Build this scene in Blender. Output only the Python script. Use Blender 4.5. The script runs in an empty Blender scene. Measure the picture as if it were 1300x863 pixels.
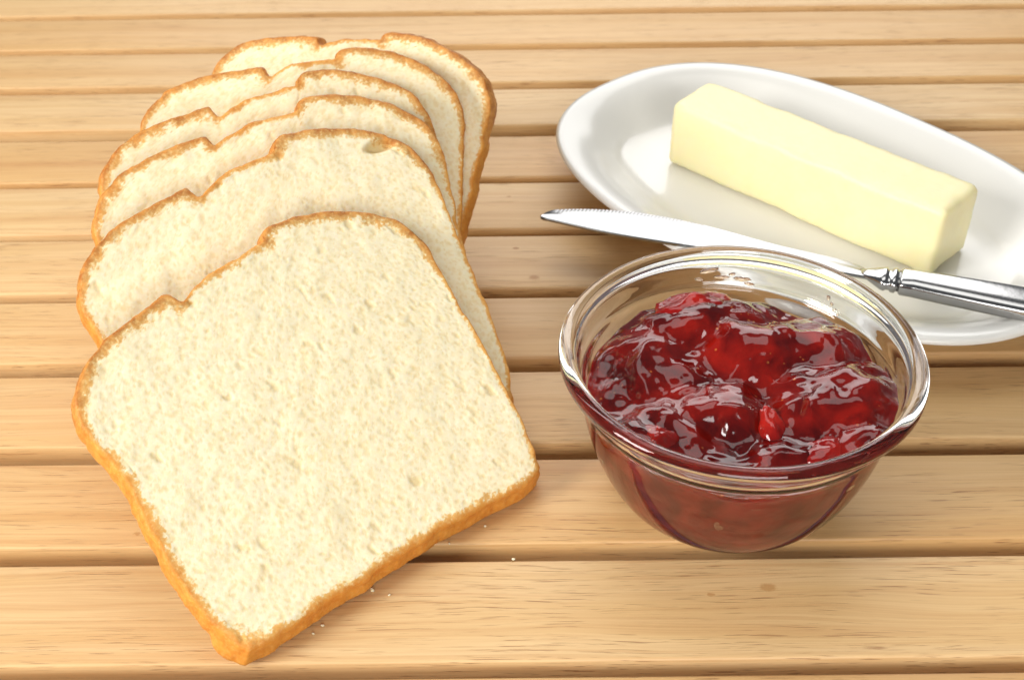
import bpy, math, random
import numpy as np
from mathutils import Matrix, Vector

U = 0.0094                       # metres per layout unit
random.seed(4); rng = np.random.default_rng(4)
scene = bpy.context.scene

# ---------------------------------------------------------------- camera
cam_data = bpy.data.cameras.new('camera'); cam = bpy.data.objects.new('camera', cam_data)
scene.collection.objects.link(cam)
_r = (0.999932, -0.005403, -0.010323); _u = (0.011436, 0.624791, 0.780708); _f = (-0.002231, 0.780773, -0.624811)
cam.matrix_world = Matrix(((_r[0], _u[0], -_f[0], 0), (_r[1], _u[1], -_f[1], 0), (_r[2], _u[2], -_f[2], 30.06 * U), (0, 0, 0, 1)))
cam_data.sensor_width = 36; cam_data.lens = 1556.7 / 1300 * 36
cam_data.clip_start = 0.01; cam_data.clip_end = 50
cam_data.dof.use_dof = True; cam_data.dof.focus_distance = 39 * U; cam_data.dof.aperture_fstop = 26
scene.camera = cam

# ---------------------------------------------------------------- light
w = bpy.data.worlds.new('World'); scene.world = w; w.use_nodes = True
bg = w.node_tree.nodes['Background']; bg.inputs[0].default_value = (0.93, 0.96, 1.0, 1); bg.inputs[1].default_value = 0.14

def softbox(name, loc, target, sx, sy, power, color=(1, 1, 1)):
    d = bpy.data.lights.new(name, 'AREA'); d.shape = 'RECTANGLE'; d.size = sx * U; d.size_y = sy * U
    d.energy = power; d.color = color
    o = bpy.data.objects.new(name, d); scene.collection.objects.link(o)
    o.location = Vector(loc) * U
    o.rotation_euler = (Vector(target) - Vector(loc)).to_track_quat('-Z', 'Y').to_euler()
    return o
softbox('softbox_key', (-86, -8, 52), (0, 34, 2), 42, 42, 10.2, (1.0, 0.975, 0.945))
softbox('softbox_overhead', (0, 62, 108), (0, 36, 2), 90, 60, 3.1, (1.0, 0.985, 0.96))
softbox('softbox_back', (8, 126, 54), (6, 38, 2), 104, 50, 4.9, (1.0, 0.99, 0.98))
softbox('softbox_front', (10, -62, 42), (2, 34, 2), 60, 40, 5.6, (1.0, 0.985, 0.96))

scene.view_settings.view_transform = 'Standard'; scene.view_settings.look = 'None'
scene.view_settings.exposure = 0.09; scene.view_settings.gamma = 1.0
scene.render.engine = 'CYCLES'
cy = scene.cycles
cy.use_denoising = True; cy.max_bounces = 16; cy.transmission_bounces = 16; cy.transparent_max_bounces = 16
cy.glossy_bounces = 8; cy.diffuse_bounces = 5; cy.caustics_reflective = True; cy.caustics_refractive = True; cy.blur_glossy = 0.6
cy.sample_clamp_indirect = 30.0

# ---------------------------------------------------------------- helpers
def mesh_obj(name, verts, faces, mat=None, parent=None, smooth=True, attrs=None, scale=U):
    me = bpy.data.meshes.new(name)
    v = np.asarray(verts, dtype=np.float64) * scale
    if isinstance(faces, np.ndarray):
        n, k = faces.shape
        me.vertices.add(len(v)); me.vertices.foreach_set('co', v.ravel())
        me.loops.add(n * k); me.loops.foreach_set('vertex_index', faces.ravel().astype(np.int32))
        me.polygons.add(n); me.polygons.foreach_set('loop_start', np.arange(0, n * k, k, dtype=np.int32))
        me.update(calc_edges=True)
    else:
        me.from_pydata([tuple(x) for x in v], [], faces); me.update()
    if smooth: me.polygons.foreach_set('use_smooth', np.ones(len(me.polygons), dtype=bool))
    for k, a in (attrs or {}).items():
        at = me.attributes.new(k, 'FLOAT', 'POINT'); at.data.foreach_set('value', np.asarray(a, dtype=np.float32))
    if mat: me.materials.append(mat)
    o = bpy.data.objects.new(name, me); scene.collection.objects.link(o)
    if parent: o.parent = parent
    return o

def thing(name, label, cat, loc=(0, 0, 0), group=None, kind=None):
    o = bpy.data.objects.new(name, None); scene.collection.objects.link(o)
    o.location = Vector(loc) * U; o.empty_display_size = 0.02
    tag(o, label, cat, group, kind); return o

def tag(o, label=None, cat=None, group=None, kind=None):
    if label: o['label'] = label
    if cat: o['category'] = cat
    if group: o['group'] = group
    if kind: o['kind'] = kind

def grid_faces(nr, nc, wrap=False, off=0):
    i = np.arange(nr - 1)[:, None]; j = np.arange(nc if wrap else nc - 1)[None, :]
    a = i * nc + j; b = i * nc + (j + 1) % nc
    return np.stack([a, b, b + nc, a + nc], -1).reshape(-1, 4) + off

# --- numpy noise
def _hash(ix, iy, iz, s):
    h = (ix.astype(np.int64) * 374761393 + iy.astype(np.int64) * 668265263 + iz.astype(np.int64) * 2147483647 + s * 1274126177) & 0xffffffff
    h = ((h ^ (h >> 13)) * 1274126177) & 0xffffffff
    h = ((h ^ (h >> 16)) * 2246822519) & 0xffffffff
    return ((h ^ (h >> 15)) & 0xffffff) / float(0x1000000)
def vnoise(P, s=0):
    P = np.asarray(P, float); F = np.floor(P); f = P - F; F = F.astype(np.int64); f = f * f * f * (f * (f * 6 - 15) + 10)
    out = 0
    for dx in (0, 1):
        for dy in (0, 1):
            for dz in (0, 1):
                wt = (f[:, 0] if dx else 1 - f[:, 0]) * (f[:, 1] if dy else 1 - f[:, 1]) * (f[:, 2] if dz else 1 - f[:, 2])
                out = out + wt * _hash(F[:, 0] + dx, F[:, 1] + dy, F[:, 2] + dz, s)
    return out * 2 - 1
def fbm(P, s=0, o=3):
    P = np.asarray(P, float); r = 0; a = 1.; t = 0
    for i in range(o): r = r + a * vnoise(P * 2 ** i + i * 17.3, s + i); t += a; a *= .5
    return r / t
def worley2(P, s=0):
    """distance to the nearest of jittered 2-D points, and that point's random value"""
    F = np.floor(P).astype(np.int64); best = np.full(len(P), 9.); val = np.zeros(len(P)); z = np.zeros(len(P), np.int64)
    for dx in (-1, 0, 1):
        for dy in (-1, 0, 1):
            cx = F[:, 0] + dx; cyy = F[:, 1] + dy
            px = cx + _hash(cx, cyy, z, s); py = cyy + _hash(cx, cyy, z, s + 7)
            d = np.hypot(px - P[:, 0], py - P[:, 1]); m = d < best
            best = np.where(m, d, best); val = np.where(m, _hash(cx, cyy, z, s + 13), val)
    return best, val
def sstep(a, b, x):
    t = np.clip((x - a) / (b - a), 0, 1); return t * t * (3 - 2 * t)

def catmull(P, n, closed=False):
    """resample a polyline smoothly to n points evenly spaced along its length"""
    P = np.asarray(P, float)
    Q = np.vstack([2 * P[0] - P[1], P, 2 * P[-1] - P[-2]])
    pts = []
    for i in range(1, len(Q) - 2):
        t = np.linspace(0, 1, 24, endpoint=False)[:, None]; a, b, c, d = Q[i - 1], Q[i], Q[i + 1], Q[i + 2]
        pts.append(.5 * (2 * b + (c - a) * t + (2 * a - 5 * b + 4 * c - d) * t ** 2 + (3 * b - a - 3 * c + d) * t ** 3))
    pts = np.vstack(pts + [P[-1:]])
    L = np.r_[0, np.cumsum(np.linalg.norm(np.diff(pts, axis=0), axis=1))]
    s = np.linspace(0, L[-1], n)
    return np.stack([np.interp(s, L, pts[:, k]) for k in range(pts.shape[1])], 1)

# --- node helpers
class NT:
    def __init__(self, name):
        self.m = bpy.data.materials.new(name); self.m.use_nodes = True; self.t = self.m.node_tree; self.n = self.t.nodes
        self.b = self.n['Principled BSDF']
    def node(self, typ, inputs=None, **props):
        nd = self.n.new(typ)
        for k, v in props.items(): setattr(nd, k, v)
        for k, v in (inputs or {}).items(): self.set(nd.inputs[k], v)
        return nd
    def set(self, sock, v):
        if isinstance(v, bpy.types.NodeSocket): self.t.links.new(v, sock)
        else: sock.default_value = v
    def p(self, **kw):
        for k, v in kw.items(): self.set(self.b.inputs[k.replace('_', ' ')], v)
    def math(self, op, a, b=0.0, c=0.0):
        return self.node('ShaderNodeMath', {0: a, 1: b, 2: c}, operation=op).outputs[0]
    def mix(self, f, a, b, blend='MIX'):
        nd = self.node('ShaderNodeMix', data_type='RGBA', blend_type=blend)
        self.set(nd.inputs[0], f); self.set(nd.inputs[6], a); self.set(nd.inputs[7], b); return nd.outputs[2]
    def ramp(self, f, stops):
        nd = self.node('ShaderNodeValToRGB', {0: f}); e = nd.color_ramp.elements
        while len(e) < len(stops): e.new(0.5)
        for x, (pos, col) in zip(e, stops):
            x.position = pos; x.color = (*col, 1) if isinstance(col, tuple) else (col, col, col, 1)
        return nd.outputs[0]
    def noise(self, vec, scale, detail=3, rough=.55, dist=0.0):
        return self.node('ShaderNodeTexNoise', {'Vector': vec, 'Scale': scale, 'Detail': detail, 'Roughness': rough, 'Distortion': dist}).outputs[0]
    def mapping(self, vec, scale=(1, 1, 1), loc=(0, 0, 0), rot=(0, 0, 0)):
        return self.node('ShaderNodeMapping', {'Vector': vec, 'Scale': scale, 'Location': loc, 'Rotation': rot}).outputs[0]
    def bump(self, h, strength, dist, normal=None):
        nd = self.node('ShaderNodeBump', {'Height': h, 'Strength': strength, 'Distance': dist})
        if normal: self.set(nd.inputs['Normal'], normal)
        return nd.outputs[0]
    def attr(self, name): return self.node('ShaderNodeAttribute', attribute_name=name).outputs['Fac']

# ---------------------------------------------------------------- materials
def mat_wood():
    t = NT('pale_wood')
    pos = t.node('ShaderNodeNewGeometry').outputs['Position']
    rnd = t.node('ShaderNodeObjectInfo').outputs['Random']
    off = t.node('ShaderNodeCombineXYZ', {0: t.math('MULTIPLY', rnd, 37.0), 1: t.math('MULTIPLY', rnd, 11.0), 2: t.math('MULTIPLY', rnd, 5.0)}).outputs[0]
    vec = t.node('ShaderNodeVectorMath', {0: pos, 1: off}, operation='ADD').outputs[0]
    warp = t.noise(t.mapping(vec, (6, 30, 30)), 1.0, 2)
    w3 = t.node('ShaderNodeCombineXYZ', {1: t.math('MULTIPLY', t.math('SUBTRACT', warp, .5), .013)}).outputs[0]
    wv = t.node('ShaderNodeVectorMath', {0: vec, 1: w3}, operation='ADD').outputs[0]
    broad = t.noise(t.mapping(wv, (3.0, 85, 85)), 1.0, 3, .55)
    lines = t.noise(t.mapping(wv, (5.5, 620, 620)), 1.0, 3, .6)
    fine = t.noise(t.mapping(wv, (22, 1900, 1900)), 1.0, 3, .65)
    pores = t.noise(t.mapping(wv, (75, 2300, 1500)), 1.0, 2, .5)
    col = t.ramp(broad, [(.28, (.60, .357, .150)), (.44, (.68, .450, .204)), (.58, (.72, .500, .248)), (.75, (.64, .396, .169))])
    hue = t.mix(rnd, (.97, .90, .82, 1), (1.04, 1.06, 1.10, 1))
    col = t.mix(1.0, col, hue, 'MULTIPLY')
    col = t.mix(t.math('MULTIPLY', t.ramp(lines, [(.30, 1.0), (.50, 0.0)]), .42), col, (.52, .26, .10, 1))
    col = t.mix(t.math('MULTIPLY', t.ramp(fine, [(.36, 1.0), (.60, 0.0)]), .26), col, (.50, .26, .10, 1))
    pm = t.math('MULTIPLY', t.ramp(pores, [(.31, 1.0), (.40, 0.0)]), t.ramp(t.noise(t.mapping(vec, (22, 75, 75)), 1.0, 2), [(.36, 0.0), (.56, 1.0)]))
    col = t.mix(t.math('MULTIPLY', pm, .62), col, (.24, .09, .03, 1))
    # a few small pin knots where the boards show them
    for (x, y, r, s) in KNOTS:
        d = t.node('ShaderNodeVectorMath', {0: t.node('ShaderNodeVectorMath', {0: t.node('ShaderNodeVectorMath', {0: pos, 1: (x * U, y * U, 0)}, operation='SUBTRACT').outputs[0], 1: (.62, 1, .3)}, operation='MULTIPLY').outputs[0]}, operation='LENGTH').outputs['Value']
        dd = t.math('ADD', d, t.math('MULTIPLY', t.math('SUBTRACT', t.noise(pos, 900.0, 2), .5), .0012))
        k = t.math('MULTIPLY', t.node('ShaderNodeMapRange', {0: dd, 1: r * U * .45, 2: r * U, 3: 1.0, 4: 0.0}, interpolation_type='SMOOTHSTEP').outputs[0], s)
        col = t.mix(k, col, (.40, .17, .035, 1))
    t.p(Base_Color=col, Roughness=t.math('ADD', .36, t.math('MULTIPLY', fine, .18)), Specular_IOR_Level=.42)
    n = t.bump(fine, .35, .00012); n = t.bump(pm, .5, -.00012, n)
    t.p(Normal=n)
    return t.m

def mat_bread():
    t = NT('bread')
    crust = t.attr('crust'); top = t.attr('top'); pit = t.attr('pit')
    oc = t.node('ShaderNodeTexCoord').outputs['Object']
    n1 = t.noise(oc, 260.0, 4, .6); n2 = t.noise(oc, 900.0, 3, .6); n3 = t.noise(oc, 2300.0, 2, .6); n0 = t.noise(oc, 70.0, 2)
    crumb = t.mix(t.ramp(n1, [(.40, 0.0), (.66, 1.0)]), (.885, .795, .545, 1), (.86, .745, .47, 1))
    crumb = t.mix(t.math('MULTIPLY', t.ramp(n2, [(.45, 0.0), (.7, 1.0)]), .5), crumb, (.90, .85, .68, 1))
    crumb = t.mix(t.math('MULTIPLY', pit, .85), crumb, (.775, .60, .285, 1))
    gold = t.mix(t.ramp(n1, [(.35, 0.0), (.65, 1.0)]), (.72, .32, .055, 1), (.60, .215, .03, 1))
    brown = t.mix(t.ramp(n1, [(.38, 0.0), (.62, 1.0)]), (.60, .25, .055, 1), (.33, .10, .018, 1))
    cr = t.mix(t.math('ADD', t.math('MULTIPLY', top, .8), t.math('MULTIPLY', t.math('SUBTRACT', n0, .5), .5)), gold, brown)
    cr = t.mix(t.math('MULTIPLY', t.ramp(n2, [(.5, 0.0), (.72, 1.0)]), .35), cr, (.80, .48, .15, 1))
    f = t.math('ADD', crust, t.math('MULTIPLY', t.math('MULTIPLY', t.math('SUBTRACT', n2, .5), 1.5), t.ramp(crust, [(0.02, 0.0), (.3, 1.0), (.8, 1.0), (1.0, 0.1)])))
    fm = t.ramp(f, [(.12, 0.0), (.55, .62), (.85, 1.0)])
    # between crumb and crust the bread turns golden first
    mid = t.mix(t.ramp(f, [(.05, 0.0), (.4, 1.0)]), crumb, (.82, .56, .21, 1))
    t.p(Base_Color=t.mix(fm, mid, cr), Roughness=t.math('SUBTRACT', .92, t.math('MULTIPLY', fm, .38)), Specular_IOR_Level=.25)
    t.p(Subsurface_Weight=.25, Subsurface_Radius=(.004, .0028, .0014), Subsurface_Scale=.5)
    h = t.math('ADD', t.math('MULTIPLY', n2, .25), t.math('MULTIPLY', n3, .5))
    t.p(Normal=t.bump(h, .22, .0005))
    return t.m

def mat_butter():
    t = NT('butter'); oc = t.node('ShaderNodeTexCoord').outputs['Object']
    n = t.noise(oc, 90.0, 3); f = t.noise(oc, 700.0, 3)
    t.p(Base_Color=t.mix(n, (.90, .80, .44, 1), (.92, .84, .53, 1)), Roughness=t.math('ADD', .36, t.math('MULTIPLY', n, .2)), Specular_IOR_Level=.45)
    t.p(Subsurface_Weight=.55, Subsurface_Radius=(.010, .0075, .0035), Subsurface_Scale=.6)
    t.p(Normal=t.bump(t.math('ADD', n, t.math('MULTIPLY', f, .3)), .25, .0006))
    return t.m

def mat_ceramic():
    t = NT('white_ceramic'); oc = t.node('ShaderNodeTexCoord').outputs['Object']
    t.p(Base_Color=(.79, .775, .725, 1), Roughness=.22, Specular_IOR_Level=.5, Coat_Weight=.12, Coat_Roughness=.08)
    t.p(Normal=t.bump(t.noise(oc, 25.0, 2), .06, .002))
    return t.m

def mat_steel(rough, name, v=.78):
    t = NT(name); oc = t.node('ShaderNodeTexCoord').outputs['Object']
    n = t.noise(t.mapping(oc, (60, 900, 900)), 1.0, 3)
    t.p(Base_Color=(v, v * .995, v * .985, 1), Metallic=1.0, Roughness=t.math('ADD', rough, t.math('MULTIPLY', n, .08)))
    t.p(Normal=t.bump(t.noise(oc, 400.0, 2), .04, .0005))
    return t.m

def mat_glass():
    t = NT('clear_glass'); oc = t.node('ShaderNodeTexCoord').outputs['Object']
    t.p(Base_Color=(.985, .992, .985, 1), Roughness=0.0, IOR=1.48, Transmission_Weight=1.0)
    t.p(Normal=t.bump(t.noise(oc, 45.0, 2), .05, .0015))
    return t.m

def mat_jam(name, c1, c2, sss, bump=.06):
    t = NT(name); oc = t.node('ShaderNodeTexCoord').outputs['Object']
    n = t.noise(oc, 75.0, 3, .5, .8); f = t.noise(oc, 300.0, 2, .5, .4)
    v = t.node('ShaderNodeTexVoronoi', {'Vector': oc, 'Scale': 340.0}).outputs['Distance']
    seed = t.math('MULTIPLY', t.ramp(v, [(.10, 1.0), (.17, 0.0)]), t.ramp(t.noise(oc, 150.0, 1), [(.56, 0.0), (.62, 1.0)]))
    col = t.mix(t.ramp(n, [(.36, 0.0), (.66, 1.0)]), c1, c2)
    col = t.mix(t.math('MULTIPLY', seed, .6), col, (.60, .20, .05, 1))
    # same jam, painted lighter against the glass to make up for light lost there
    lightened = t.mix(t.ramp(n, [(.36, 0.0), (.66, 1.0)]), (.17, .014, .011, 1), (.34, .034, .024, 1))
    col = t.mix(t.attr('contact'), col, lightened)
    t.p(Base_Color=col, Roughness=.07, IOR=1.42, Specular_IOR_Level=.5, Coat_Weight=.25, Coat_Roughness=.03)
    t.p(Subsurface_Weight=sss, Subsurface_Radius=(.0055, .0006, .0004), Subsurface_Scale=1.0)
    t.p(Normal=t.bump(t.math('ADD', n, t.math('MULTIPLY', f, .22)), bump, .0022))
    return t.m

KNOTS = [(7.83, 25.06, .20, .5), (.84, 41.75, .18, .7), (.1, 43.9, .11, .9), (-.42, 33.6, .10, .6), (-.2, 48.1, .09, .6), (6.0, 24.8, .10, .5), (-12.5, 27.6, .09, .5), (16.5, 24.2, .10, .4)]
M_WOOD = mat_wood(); M_BREAD = mat_bread(); M_BUTTER = mat_butter(); M_CER = mat_ceramic()
M_BLADE = mat_steel(.12, 'polished_steel', .33); M_HANDLE = mat_steel(.13, 'handle_steel', .42); M_GLASS = mat_glass()
M_JAM = mat_jam('jam', (.085, .002, .002, 1), (.26, .008, .004, 1), .55)
M_FRUIT = mat_jam('strawberry', (.24, .006, .005, 1), (.44, .018, .010, 1), .6, .15)
M_SMEAR = mat_jam('jelly_smear', (.97, .80, .66, 1), (.97, .86, .74, 1), .0, .6)
M_SMEAR.node_tree.nodes['Principled BSDF'].inputs['Transmission Weight'].default_value = .92

# ---------------------------------------------------------------- slatted table (the surface)
table = thing('slatted_table', None, None, (0, 0, 0), kind='structure')
def slat_mesh():
    L, W, H = 104., 3.9, 1.9
    nx = 60; r = .11
    prof = []                                           # y,z round the section, top at z = 0
    for cxy, a0 in (((W / 2 - r, -r), 0), ((-W / 2 + r, -r), 90), ((-W / 2 + r, -H + r), 180), ((W / 2 - r, -H + r), 270)):
        for k in range(6):
            a = math.radians(a0 + 18 * k); prof.append((cxy[0] + r * math.cos(a), cxy[1] + r * math.sin(a)))
    prof = np.array(prof); n = len(prof)
    V = []
    for i in range(nx + 1):
        x = -L / 2 + L * i / nx
        V += [(x, y, z) for y, z in prof]
    F = grid_faces(nx + 1, n, wrap=True).tolist() + [list(range(n)), list(range(nx * n, nx * n + n))[::-1]]
    o = mesh_obj('slat', V, F, M_WOOD, table)
    return o
FAR = [86.3, 81.75, 77.2, 72.65, 68.05, 63.45, 58.74, 53.72, 49.33, 44.90, 40.37, 35.66, 30.91, 26.29, 21.84, 17.2, 12.6, 8.0]
slat0 = slat_mesh()
for i, y in enumerate(FAR):
    o = slat0 if i == 0 else slat0.copy()
    if i: scene.collection.objects.link(o); o.parent = table
    o.location = ((i * 1.7 % 3 - 1.5) * U, (y - 1.95) * U, 0)
# two bearers under the slats carry them
for x in (-36, 36):
    b = mesh_obj('bearer', [(sx * 1.2 + x, yy, zz) for sx in (-1, 1) for yy in (3.5, 87) for zz in (-4.2, -1.92)],
                 [[0, 1, 3, 2], [4, 6, 7, 5], [0, 4, 5, 1], [2, 3, 7, 6], [0, 2, 6, 4], [1, 5, 7, 3]], M_WOOD, table, smooth=False)

# ---------------------------------------------------------------- bread
OUT = np.array([[-0.30, -0.30], [-0.72, 0.50], [-0.98, 1.8], [-1.08, 2.94], [-1.08, 4.15], [-1.04, 5.3], [-1.12, 6.47], [-1.30, 7.24], [-1.38, 8.03], [-1.25, 8.67], [-0.89, 9.25], [-0.34, 9.77], [0.52, 10.22], [1.46, 10.54], [2.21, 10.72], [2.84, 10.86], [3.02, 10.66], [3.21, 10.45], [3.84, 10.7], [4.7, 10.99], [5.47, 11.09], [6.18, 11.18], [6.58, 11.26], [6.68, 11.52], [7.10, 11.70], [8.01, 11.66], [8.85, 11.49], [9.77, 11.17], [10.61, 10.69], [11.24, 10.09], [11.61, 9.33], [11.72, 8.55], [11.68, 7.58], [11.59, 6.11], [11.54, 4.71], [11.45, 3.28], [11.35, 2.1], [11.18, 0.93], [10.99, 0.2], [10.65, -0.05], [9.71, -0.11], [7.75, 0.0], [5.76, -0.04], [3.85, -0.14], [2.04, -0.18], [0.40, -0.34]])
T_SLICE = 1.2
def slice_mesh(pose, seed, n, dLH=0., dRH=0., hole=None):
    ax, ay, yaw, th, roll, dz, su, sv = pose
    P = OUT.copy()
    P[13:19, 0] += np.array([.3, .7, 1, 1, 1, .6]) * dLH
    P[20:25, 0] += np.array([.4, .8, 1, 1, .6]) * dRH
    P[:, 0] = (P[:, 0] - 5.3) * su + 5.3; P[:, 1] *= sv
    m = n + 1
    left = catmull(P[:12], m); topc = catmull(P[11:31], m); right = catmull(P[30:39], m)[::-1]; bot = catmull(np.vstack([P[38:], P[:1]]), m)[::-1]
    def wob(C, k):
        z = fbm(np.stack([C[:, 0] * 1.6, C[:, 1] * 1.6, np.full(len(C), seed * 3.7)], 1), seed + k, 5); return z
    # uneven edge, the same at shared corners because the noise is taken in the plane
    cen = np.array([5.3, 5.6])
    for C in (left, topc, right, bot):
        dr = (C - cen) / np.linalg.norm(C - cen, axis=1)[:, None]; C += dr * (wob(C, 0) * .11)[:, None]
    s = np.linspace(0, 1, m)[None, :, None]; t = np.linspace(0, 1, m)[:, None, None]
    tsm = topc.copy()
    for _ in range(60): tsm[1:-1] = (tsm[:-2] + 2 * tsm[1:-1] + tsm[2:]) / 4
    for _ in range(4): tsm[6:-6] = np.stack([np.convolve(np.pad(tsm[:, k_], 10, mode='edge'), np.ones(21) / 21, 'valid') for k_ in (0, 1)], 1)[6:-6]
    wt_ = t ** 7; topb = wt_ * topc[None] + (1 - wt_) * tsm[None]
    G = (1 - t) * bot[None] + t * topb + (1 - s) * left[:, None] + s * right[:, None] \
        - ((1 - s) * (1 - t) * bot[0] + s * (1 - t) * bot[-1] + (1 - s) * t * topc[0] + s * t * topc[-1])
    UVs = G.reshape(-1, 2)
    I, J = np.divmod(np.arange(m * m), m)
    ring = np.minimum(np.minimum(I, n - I), np.minimum(J, n - J))
    border = np.r_[np.arange(0, n), np.arange(0, n) * m + n, n * m + np.arange(n, 0, -1), np.arange(n, 0, -1) * m]   # ccw from bottom-left
    B = UVs[border]
    d = np.full(m * m, 9.0); near = ring < int(n * .17)
    idx = np.where(near)[0]; Bs = B[::2]
    for c in range(0, len(idx), 4000):
        k = idx[c:c + 4000]; d[k] = np.sqrt(((UVs[k][:, None] - Bs[None]) ** 2).sum(2)).min(1)
    d[border] = 0
    topness = np.clip(sstep(7.0, 9.6, UVs[:, 1] / sv), 0, 1)
    botness = 1 - sstep(.4, 1.0, UVs[:, 1])
    # crumb relief
    S3 = np.c_[UVs, np.full(len(UVs), seed * 5.1)]
    sw = UVs + .12 * np.stack([fbm(S3 * 2.1, 31, 2), fbm(S3 * 2.1, 41, 2)], 1)
    ang = math.radians(14 + 9 * math.sin(seed)); R = np.array([[math.cos(ang), math.sin(ang)], [-math.sin(ang), math.cos(ang)]])
    q = sw @ R.T
    pit = np.zeros(len(q)); dep = np.zeros(len(q))
    for (fx, fy, thr, amt, rad, sd) in ((1.9, 1.05, .88, .045, .28, 3), (4.8, 2.8, .52, .015, .42, 5), (9.0, 5.6, .42, .012, .46, 9)):
        dd, vv = worley2(q * np.array([fx, fy]) + seed * 11.3, sd + seed)
        dd = dd + .10 * vnoise(S3 * 9.0, sd)
        k = (1 - sstep(rad * .35, rad, dd)) * (vv > thr) * (.5 + .5 * (vv - thr) / (1 - thr))
        dep += k * amt; pit = np.maximum(pit, k * min(1, .80 + amt * 2))
    dep += .010 * fbm(S3 * 8.0, 50 + seed, 3) + .05 * fbm(S3 * 1.1, 60 + seed, 2)
    if hole is not None:
        hx, hy, ha, hb = hole
        hd = np.hypot((UVs[:, 0] - hx) / ha, (UVs[:, 1] - hy) / hb); dep += .32 * (1 - sstep(.35, 1.0, hd)); pit = np.maximum(pit, 1.0 * (1 - sstep(.6, 1.05, hd)))
    un = (UVs[:, 0] - 5.3) / su + 5.3
    dip = sstep(2.9 + dLH, 3.4 + dLH, un) * (1 - sstep(6.35 + dRH, 6.7 + dRH, un)) * sstep(8.5, 9.5, UVs[:, 1] / sv)   # torn seam between the humps: hardly any crust
    torn = .10 + .9 * sstep(.05, .35, fbm(np.c_[UVs * 1.9, np.full(len(UVs), seed * 1.3)], 77, 2))
    leftness = (1 - sstep(.2, 1.2, un)) * (1 - sstep(6.0, 7.5, UVs[:, 1])); cwid = .12 + .15 * topness + .08 * botness + .13 * leftness
    cwid = cwid * (1 - dip * (1 - torn) * .35 - .25 * dip); topness = topness * (1 - .55 * dip)
    cn = 1 + .6 * fbm(S3 * 2.4, 70 + seed, 3) + .5 * fbm(S3 * 13.0, 75 + seed, 2)
    crust = np.clip(1 - d / (cwid * 1.75 * np.clip(cn, .35, 2)), 0, 1)
    crust = np.where(near, crust, 0)
    inner = sstep(0.02, .3, d)
    wv = -dep * inner
    er = .07 + .20 * botness + .04 * topness
    wv -= er * (1 - np.sqrt(np.clip(1 - np.clip(1 - d / er, 0, 1) ** 2, 0, 1)))
    # side wall rows from front edge to back edge
    rows = 12; nb = len(border)
    tang = np.roll(B, -1, 0) - np.roll(B, 1, 0); nrm = np.stack([tang[:, 1], -tang[:, 0]], 1); nrm /= np.linalg.norm(nrm, axis=1)[:, None]
    # soften the wall normals so dents do not cross over
    for _ in range(10): nrm = (np.roll(nrm, 1, 0) + nrm * 2 + np.roll(nrm, -1, 0)) / 4
    nrm /= np.linalg.norm(nrm, axis=1)[:, None]
    bb = botness[border]; w0 = wv[border]; SW = []; SC = []; ST = []
    for k in range(1, rows + 1):
        f = k / rows; wq = w0 + (-T_SLICE - w0) * f
        N3 = np.c_[B * 2.6, np.full(nb, f * 2.4 + seed)]
        g = .055 * math.sin(math.pi * f) + .05 * fbm(N3, 80 + seed, 3) * math.sin(math.pi * min(1, f * 1.3)) + .024 * fbm(N3 * 4.5, 90 + seed, 3) * (f < 1)
        g = g + bb * .20 * sstep(0, .75, np.full(nb, f)) - (.09 * sstep(.8, 1, np.full(nb, f)))
        SW.append(np.c_[B + nrm * np.asarray(g)[:, None], wq]); SC.append(np.full(nb, 1.0)); ST.append(topness[border])
    front = np.c_[UVs, wv]; lastB = SW[-1]
    # back face: same net, undisplaced, carried to the back edge
    sh = np.zeros((m * m, 2)); sh[border] = lastB[:, :2] - B
    back = np.c_[UVs + sh, np.full(m * m, -T_SLICE)]
    # to world
    e = np.array([math.cos(yaw), math.sin(yaw), 0]); n0 = np.array([-e[1], e[0], 0]); v = math.cos(th) * n0 + np.array([0, 0, math.sin(th)])
    c, s_ = math.cos(roll), math.sin(roll); e2 = c * e + s_ * v; v2 = -s_ * e + c * v; nn = np.cross(e2, v2)
    a = np.array([ax, ay, T_SLICE * math.cos(th) + dz])
    def W(Q):
        X = a + Q[:, :1] * e2 + Q[:, 1:2] * v2 + Q[:, 2:] * nn
        z = X[:, 2]; X[:, 2] = np.where(z < .12, .02 + .10 * np.exp((z - .12) / .25), z)      # rests on the slats
        return X
    base = np.array([ax, ay, 0.])
    Vf = W(front) - base; Vs = W(np.vstack(SW)) - base; Vb = W(back) - base
    F = grid_faces(m, m); fi, fj = np.divmod(np.arange(len(F)), n)
    fr = np.minimum(np.minimum(fi, n - 1 - fi), np.minimum(fj, n - 1 - fj)); K = max(3, int(n * .03))
    crumbF = F[fr >= K]; crustF = F[fr < K]
    return Vf, Vs, Vb, crumbF, crustF, F, border, nb, rows, dict(crust=crust, top=topness, pit=np.clip(pit, 0, 1)), np.concatenate(SC), np.concatenate(ST), base

def compact(V, F, attrs):
    u, inv = np.unique(F, return_inverse=True)
    return V[u], inv.reshape(F.shape), {k: a[u] for k, a in attrs.items()}

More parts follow.
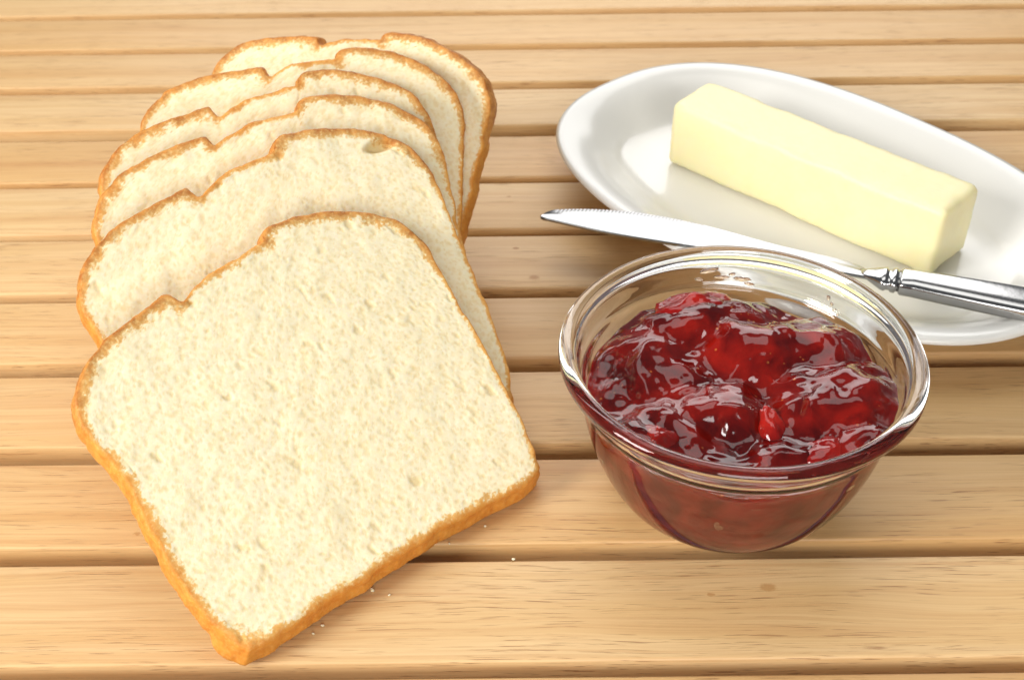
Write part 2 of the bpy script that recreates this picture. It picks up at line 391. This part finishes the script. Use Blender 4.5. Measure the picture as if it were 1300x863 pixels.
POSES = [[-7.7075, 22.4811, 0.6653, 0.5934, 0.0, 0.0, 1.0, 1.0], [-9.3961, 26.9986, 0.5482, 0.6788, -0.0019, 0.0622, 1.0192, 1.0298], [-11.2368, 30.4872, 0.4495, 0.7734, -0.0738, -0.0501, 0.9999, 1.0189], [-12.335, 33.5553, 0.3702, 0.8402, -0.0496, -0.0746, 0.9808, 0.9611], [-13.2582, 37.5456, 0.167, 0.8704, -0.0934, -0.0855, 0.9711, 0.9533], [-13.2029, 44.5477, -0.2648, 0.9784, -0.048, -0.1572, 0.9505, 0.8319]]
BREAD_LABELS = ['white bread slice at the front of the fanned row, its whole face in view',
                'white bread slice with an oval hole under its top crust, second in the fanned row',
                'third white bread slice in the fanned row, just behind the one with the oval hole',
                'fourth white bread slice in the fanned row, between the third and fifth slices',
                'fifth white bread slice in the fanned row, leaning on the rearmost slice',
                'rearmost white bread slice of the fanned row, farthest from the jam bowl']
DL = [(0, 0), (.35, .0), (.2, 0.05), (.28, .1), (.65, -.1), (.4, -.3)]
for i, pose in enumerate(POSES):
    n = (230, 210, 170, 170, 160, 160)[i]
    Vf, Vs, Vb, cF, kF, allF, border, nb, rows, at, sc, st, base = slice_mesh(pose, i + 1, n, *DL[i], hole=(10.40, 10.62, .80, .30) if i == 1 else None)
    t = thing('bread_slice', BREAD_LABELS[i], 'bread slice', base, 'slices of white bread fanned out on the slats')
    nf = len(Vf)
    v_, f_, a_ = compact(np.vstack([Vf, Vb]), np.vstack([cF, allF[:, ::-1] + nf]), {k: np.r_[x, (x * .6 if k == 'pit' else x)] for k, x in at.items()})
    mesh_obj('crumb', v_, f_, M_BREAD, t, attrs=a_)
    # crust: rim of the face + side wall
    V = np.vstack([Vf, Vs]); wall = []
    cur = border
    for k in range(rows):
        nxt = nf + k * nb + np.arange(nb)
        wall.append(np.stack([cur, nxt, np.roll(nxt, -1), np.roll(cur, -1)], 1)); cur = nxt
    F = np.vstack([kF] + wall)
    A = dict(crust=np.r_[at['crust'], sc], top=np.r_[at['top'], st], pit=np.r_[at['pit'], sc * 0])
    v_, f_, a_ = compact(V, F, A)
    mesh_obj('crust', v_, f_, M_BREAD, t, attrs=a_)

# ---------------------------------------------------------------- oval plate
def superell(a, b, n, k=200):
    t = np.linspace(0, 2 * math.pi, k, endpoint=False); c, s = np.cos(t), np.sin(t)
    return np.stack([a * np.sign(c) * np.abs(c) ** (2 / n), b * np.sign(s) * np.abs(s) ** (2 / n)], 1)
PROF = [(0.02, .02, .42), (3, 1.5, .42), (6.9, 3.1, .42), (7.5, 3.5, .40), (7.6, 3.6, .08), (7.7, 3.7, .01), (7.9, 3.9, .01), (8.0, 4.0, .08), (8.3, 4.2, .28), (9.2, 4.9, .62), (10.2, 5.85, 1.25), (10.9, 6.7, 1.72), (11.6, 7.45, 1.86), (12.05, 7.9, 1.95), (12.22, 8.05, 2.02), (12.30, 8.13, 2.13), (12.28, 8.11, 2.22), (12.18, 8.01, 2.29), (12.0, 7.83, 2.30), (11.6, 7.42, 2.22), (11.3, 7.1, 2.12), (11.0, 6.77, 1.97), (10.7, 6.42, 1.78), (10.3, 5.95, 1.48), (9.85, 5.38, 1.15), (9.5, 4.95, .95), (9.2, 4.6, .82), (8.85, 4.3, .745), (8.3, 3.85, .71), (6, 2.8, .69), (3, 1.4, .69), (.02, .02, .69)]
pl = thing('oval_plate', 'white glazed oval plate with a raised rim holding the stick of butter', 'plate', (12.7, 45.65, 0))
pl.rotation_euler = (0, 0, -.874)
V = []
PR = catmull(np.array(PROF), 110)
for a, b, z in PR:
    e = superell(a, b, 2.45 if z > 1 else 2.6); V.append(np.c_[e, np.full(len(e), z)])
mesh_obj('plate_body', np.vstack(V), grid_faces(len(PR), 200, wrap=True), M_CER, pl)

# ---------------------------------------------------------------- butter
bt = thing('butter_stick', 'pale yellow rectangular stick of butter lying on the oval plate', 'butter', (7.16, 49.76, .70))
bt.rotation_euler = (0, 0, math.radians(-44.4))
def rounded_block(L, W, H, r, step=.13, seed=3):
    nx, ny, nz = [max(4, int(d / step)) for d in (L, W, H)]
    idx = {}; V = []; F = []
    def vid(i, j, k):
        key = (i, j, k)
        if key not in idx: idx[key] = len(V); V.append((i / nx * L, j / ny * W, k / nz * H))
        return idx[key]
    for i in range(nx):
        for j in range(ny):
            for k, fl in ((0, 1), (nz, 0)):
                f = [vid(i, j, k), vid(i + 1, j, k), vid(i + 1, j + 1, k), vid(i, j + 1, k)]; F.append(f[::-1] if fl else f)
        for k in range(nz):
            for j, fl in ((0, 0), (ny, 1)):
                f = [vid(i, j, k), vid(i + 1, j, k), vid(i + 1, j, k + 1), vid(i, j, k + 1)]; F.append(f[::-1] if fl else f)
    for j in range(ny):
        for k in range(nz):
            for i, fl in ((0, 1), (nx, 0)):
                f = [vid(i, j, k), vid(i, j + 1, k), vid(i, j + 1, k + 1), vid(i, j, k + 1)]; F.append(f[::-1] if fl else f)
    V = np.array(V); D = np.array([L, W, H])
    rr = r * (1 + .6 * fbm(V * .9, seed, 3))[:, None]
    C = np.clip(V, rr, D - rr); d = V - C; ln = np.linalg.norm(d, axis=1)[:, None]
    V = np.where(ln > 1e-6, C + d / np.maximum(ln, 1e-6) * rr, V)
    V += .04 * np.stack([fbm(V * .55, seed + k, 3) for k in (11, 12, 13)], 1) * np.array([1, 1, .8])
    V += .012 * np.stack([fbm(V * 3.1, seed + k, 2) for k in (21, 22, 23)], 1)
    V[:, 2] = np.maximum(V[:, 2], 0.01)
    return V, np.array(F)
V, F = rounded_block(13.55, 2.98, 3.18, .36)
mesh_obj('butter_block', V, F, M_BUTTER, bt)

# ---------------------------------------------------------------- knife
kn = thing('table_knife', 'stainless steel table knife with a serrated blade resting across the plate rim', 'knife', (1.12, 42.84, 2.33))
kn.rotation_euler = (0, 0, math.radians(-20))
topk = np.array([[0, .02], [.05, .18], [.13, .34], [.52, .71], [1.71, 1.16], [3.34, 1.52], [4.52, 1.60], [6.05, 1.56], [7.6, 1.37], [9.73, 1.03], [12.0, .86], [12.9, .66], [13.25, .42]])
botk = np.array([[0, -.02], [.13, -.18], [.76, -.24], [2.59, -.36], [3.87, -.37], [6.06, -.27], [9.0, -.16], [13.25, -.14]])
ls = np.unique(np.r_[np.linspace(0, .6, 40), np.linspace(.6, 6.8, 560), np.linspace(6.8, 13.25, 60)])
tk = catmull(topk, 900); bk = catmull(botk, 900)
tw = np.interp(ls, tk[:, 0], tk[:, 1]); bw = np.interp(ls, bk[:, 0], bk[:, 1])
tooth = np.where((ls > .55) & (ls < 6.5), .05 * np.abs(((ls / .15) % 1) - .5) * 2, 0)
V = []
for l, a, b, th in zip(ls, tw, bw, tooth):
    wd = a - b; hz = min(.07, wd * .2)
    V += [(l, a - th, .0), (l, a - min(.30, wd * .3) - th * .2, .035), (l, b + wd * .45, hz), (l, b + min(.05, wd * .1), hz + .005), (l, b, hz * .6),
          (l, b, -hz * .6), (l, b + min(.05, wd * .1), -hz), (l, b + wd * .45, -hz), (l, a - min(.30, wd * .3) - th * .2, -.035)]
bl = mesh_obj('blade', V, grid_faces(len(ls), 9, wrap=True).tolist(), M_BLADE, kn, smooth=False)
def loft(name, st, mat, n=28, ex=2.6):
    st = np.array(st); t = np.linspace(0, 2 * math.pi, n, endpoint=False); V = []
    for l, wc, hw, ht, zc in st:
        c, s = np.cos(t), np.sin(t)
        V.append(np.stack([np.full(n, l), wc + hw * np.sign(c) * np.abs(c) ** (2 / ex), zc + ht * np.sign(s) * np.abs(s) ** (2 / ex)], 1))
    F = grid_faces(len(st), n, wrap=True).tolist() + [list(range(n))[::-1], list(range((len(st) - 1) * n, len(st) * n))]
    return mesh_obj(name, np.vstack(V), F, mat, kn)
loft('bolster', [(12.95, .22, .20, .05, 0), (13.25, .14, .30, .12, .03), (13.55, .0, .44, .22, .08), (13.8, -.1, .56, .30, .12), (13.95, -.12, .60, .33, .13), (14.02, -.12, .53, .28, .13), (14.14, -.12, .53, .28, .13), (14.2, -.12, .60, .34, .14), (14.34, -.12, .62, .35, .15), (14.40, -.12, .54, .28, .15), (14.5, -.12, .54, .28, .15)], M_HANDLE)
hs = [(14.48, -.12, .58, .32, .15), (14.56, -.12, .63, .36, .15)]
for l in np.linspace(15, 22.6, 24):
    f = (l - 15) / 7.6; hs.append((l, -.10, .64 + .22 * f ** .8 + .06 * math.sin(f * 3), .37 + .03 * f, .15))
hs += [(22.85, -.10, .80, .37, .15), (23.0, -.1, .62, .28, .15), (23.06, -.1, .3, .12, .15)]
loft('handle', hs, M_HANDLE, 40, 3.2)

# ---------------------------------------------------------------- glass bowl
BX, BY = 7.10, 29.83
bowl = thing('glass_bowl', 'small clear glass bowl with a thick rounded rim, filled with red jam', 'bowl', (BX, BY, 0))
OUTER = [(2.75, .10), (3.0, .03), (3.2, .0), (3.38, .05), (3.62, .28), (3.95, .72), (4.30, 1.40), (4.60, 2.20), (4.82, 3.0), (4.98, 3.85), (5.03, 4.25), (5.07, 4.42), (5.19, 4.56), (5.24, 4.72), (5.28, 5.05), (5.33, 5.25)]
rimc = (5.47, 5.58); rr = .27
RIM = [(rimc[0] + rr * math.cos(math.radians(a)), rimc[1] + rr * math.sin(math.radians(a))) for a in range(-75, 195, 15)]
INNER = [(5.14, 5.30), (5.08, 5.0), (5.04, 4.76), (4.97, 4.60), (4.87, 4.48), (4.82, 4.30), (4.77, 3.85), (4.61, 3.0), (4.38, 2.2), (4.06, 1.45), (3.66, .84), (3.3, .50), (2.95, .36), (2.4, .30)]
prof = catmull(np.array([(0.004, .16), (1.5, .16), (2.5, .14)] + OUTER + RIM + INNER + [(1.2, .30), (.004, .30)]), 240)
NT_ = 160; tt = np.linspace(0, 2 * math.pi, NT_, endpoint=False)
V = np.stack([prof[:, 0][:, None] * np.cos(tt), prof[:, 0][:, None] * np.sin(tt), np.repeat(prof[:, 1][:, None], NT_, 1)], -1).reshape(-1, 3)
mesh_obj('bowl_body', V, grid_faces(len(prof), NT_, wrap=True), M_GLASS, bowl)

# ---------------------------------------------------------------- jam
jam = thing('strawberry_jam', 'glossy red strawberry jam with soft fruit lumps heaped in the glass bowl', 'jam', (BX, BY, 0))
inner = np.array(INNER[::-1]); inner = inner[np.argsort(inner[:, 1])]
def inner_r(z): return np.interp(z, inner[:, 1], inner[:, 0])
LUMPS = [(6.5, 33.0, 2.2, 1.3, 5.0, .2), (4.7, 31.2, 1.9, 2.1, 4.72, .0), (8.2, 31.5, 1.5, 1.3, 5.12, .5), (10.1, 31.7, 1.5, 1.4, 5.02, -.3), (10.4, 29.0, 1.9, 1.5, 5.2, .4), (6.7, 28.9, 1.4, 1.0, 4.75, .3),
         (4.5, 28.0, 1.6, 1.4, 4.45, 0), (8.2, 26.6, 1.6, 1.2, 4.45, .2), (10.6, 27.0, 1.6, 1.4, 4.6, .6)]
def jam_h(X, Y):
    wx = X + .55 * fbm(np.c_[X, Y, X * 0 + 3] * .7, 301, 3); wy = Y + .55 * fbm(np.c_[X, Y, X * 0 + 9] * .7, 302, 3)
    acc = np.exp(9 * (np.full(len(X), 4.0) - 4.5))
    for (lx, ly, rx, ry, zt, a) in LUMPS:
        dx, dy = wx - lx, wy - ly; u = (dx * math.cos(a) + dy * math.sin(a)) / rx; v = (-dx * math.sin(a) + dy * math.cos(a)) / ry
        q = u * u + v * v
        h = zt - .62 * q + .10 * q * np.clip(q - 1, 0, 3)
        acc = acc + np.exp(9 * (h - 4.5))
    h = np.log(acc) / 9 + 4.5
    n = fbm(np.c_[X, Y, X * 0 + 1] * 2.0, 310, 2); n2 = 1 - np.abs(fbm(np.c_[X, Y, X * 0 + 5] * .62, 320, 2)) * 2
    n3 = fbm(np.c_[X + .5 * n, Y - .4 * n2, X * 0 + 8] * .8, 330, 2)
    return h + .015 * n + .12 * n2 + .15 * n3 - .10 + .22 * sstep(3.2, 4.8, np.hypot(X - BX, Y - BY)) * sstep(0, 3, BY - Y)
na, nr = 260, 120
ta = np.linspace(0, 2 * math.pi, na, endpoint=False); ca, sa = np.cos(ta), np.sin(ta)
GAP = .02
re = np.full(na, 4.6)
for _ in range(4): re = inner_r(np.clip(jam_h(BX + re * ca, BY + re * sa), 3.6, 5.1)) - GAP
V = []
for k in range(nr + 1):
    f = k / nr; R_ = np.maximum(re * f, .001); X = R_ * ca; Y = R_ * sa; h = jam_h(BX + X, BY + Y)
    h = h - .03 * sstep(.93, 1.0, np.full(na, f))
    V.append(np.stack([X, Y, h], 1))
edge = V[-1][:, 2]; ns = 60
for k in range(1, ns + 1):
    f = k / ns; z = edge * (1 - f) + .36 * f
    R_ = inner_r(z) - GAP + .05 * sstep(.0, .06, np.full(na, f))
    # a hollow against the glass on the right where the jam does not quite fill
    dent = np.exp(-((ta - math.radians(-38)) / .20) ** 2) + np.exp(-((ta - math.radians(322)) / .20) ** 2)
    R_ = R_ - .55 * dent * np.exp(-((z - 1.5) / .42) ** 2) - .04 * np.clip(fbm(np.stack([ca * 4, sa * 4, z * 1.2], 1), 333, 3), 0, 1)
    if k == ns: R_ = R_ * .97
    V.append(np.stack([R_ * ca, R_ * sa, z], 1))
V.append(np.stack([ca * .01, sa * .01, np.full(na, .36)], 1))
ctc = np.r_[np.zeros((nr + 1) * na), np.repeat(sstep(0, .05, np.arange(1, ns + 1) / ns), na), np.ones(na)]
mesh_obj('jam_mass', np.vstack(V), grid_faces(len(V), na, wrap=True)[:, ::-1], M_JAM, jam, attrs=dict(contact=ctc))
def lump(name, loc, rad, rot, mat, parent, seed, tip=0.):
    nu, nv = 36, 24; V = []
    for i in range(nv + 1):
        ph = math.pi * i / nv
        for j in range(nu):
            a = 2 * math.pi * j / nu; V.append((math.sin(ph) * math.cos(a), math.sin(ph) * math.sin(a), math.cos(ph)))
    V = np.array(V); V[:, :2] *= (1 - tip * V[:, 2:3] * .45)
    V = V * (1 + .30 * fbm(V * 1.7 + seed, seed, 3) + .05 * fbm(V * 5 + seed, seed + 3, 2))[:, None] * np.array(rad)
    cx_, sx_ = math.cos(rot[0]), math.sin(rot[0]); cz_, sz_ = math.cos(rot[1]), math.sin(rot[1])
    Rm = np.array([[cz_, -sz_, 0], [sz_, cz_, 0], [0, 0, 1]]) @ np.array([[1, 0, 0], [0, cx_, -sx_], [0, sx_, cx_]])
    return mesh_obj(name, V @ Rm.T + np.array(loc), grid_faces(nv + 1, nu, wrap=True)[:, ::-1], mat, parent)
for i, (x, y, dzz, rad, rot, tip) in enumerate([(6.3, 33.4, -.42, (1.5, .8, .55), (.3, .2), .3), (7.95, 27.85, -.10, (.46, .40, .92), (-.95, .25), .75), (9.5, 26.7, -.40, (1.1, .8, .55), (.2, .5), .4), (4.3, 27.4, -.42, (.9, .7, .55), (.1, .9), .3),
        ]):
    z = float(jam_h(np.array([x]), np.array([y]))[0])
    lump('fruit_piece', (x - BX, y - BY, z + dzz), rad, rot, M_FRUIT, jam, 400 + i, tip)

# smears and drops of clear jelly left on the inside of the glass
for i, (deg, z, sx, sz) in enumerate([(93, 5.12, .34, .10), (88, 4.86, .26, .07), (97, 4.80, .16, .05), (84, 4.98, .12, .06), (80, 4.82, .30, .09), (77, 4.68, .18, .06), (45, 5.0, .07, .09), (43, 4.84, .06, .07), (41, 4.70, .05, .05), (39, 4.6, .04, .04)]):
    a = math.radians(deg); r = float(inner_r(z))
    lump('jelly_smear', (r * math.cos(a), r * math.sin(a), z), (.05, sx, sz), (.15 * (i % 3 - 1), a), M_SMEAR, jam, 600 + i)

# ---------------------------------------------------------------- crumbs on the slats
for i, (x, y, r) in enumerate([(-.12, 26.3, .07), (-1.05, 27.75, .06), (-4.55, 25.1, .10), (-5.95, 23.75, .07), (-4.0, 24.9, .06), (-2.2, 27.0, .05), (-6.2, 23.45, .06)]):
    r *= .8; o = lump('bread_crumb', (0, 0, r * .55), (r, r * .8, r * .6), (.3 * i, i), M_BREAD, None, 500 + i)
    o.location = (x * U, y * U, 0.0005 * U)
    tag(o, 'tiny pale bread crumb on the slats along the bottom crust of the front slice', 'crumb', 'crumbs by the front slice')
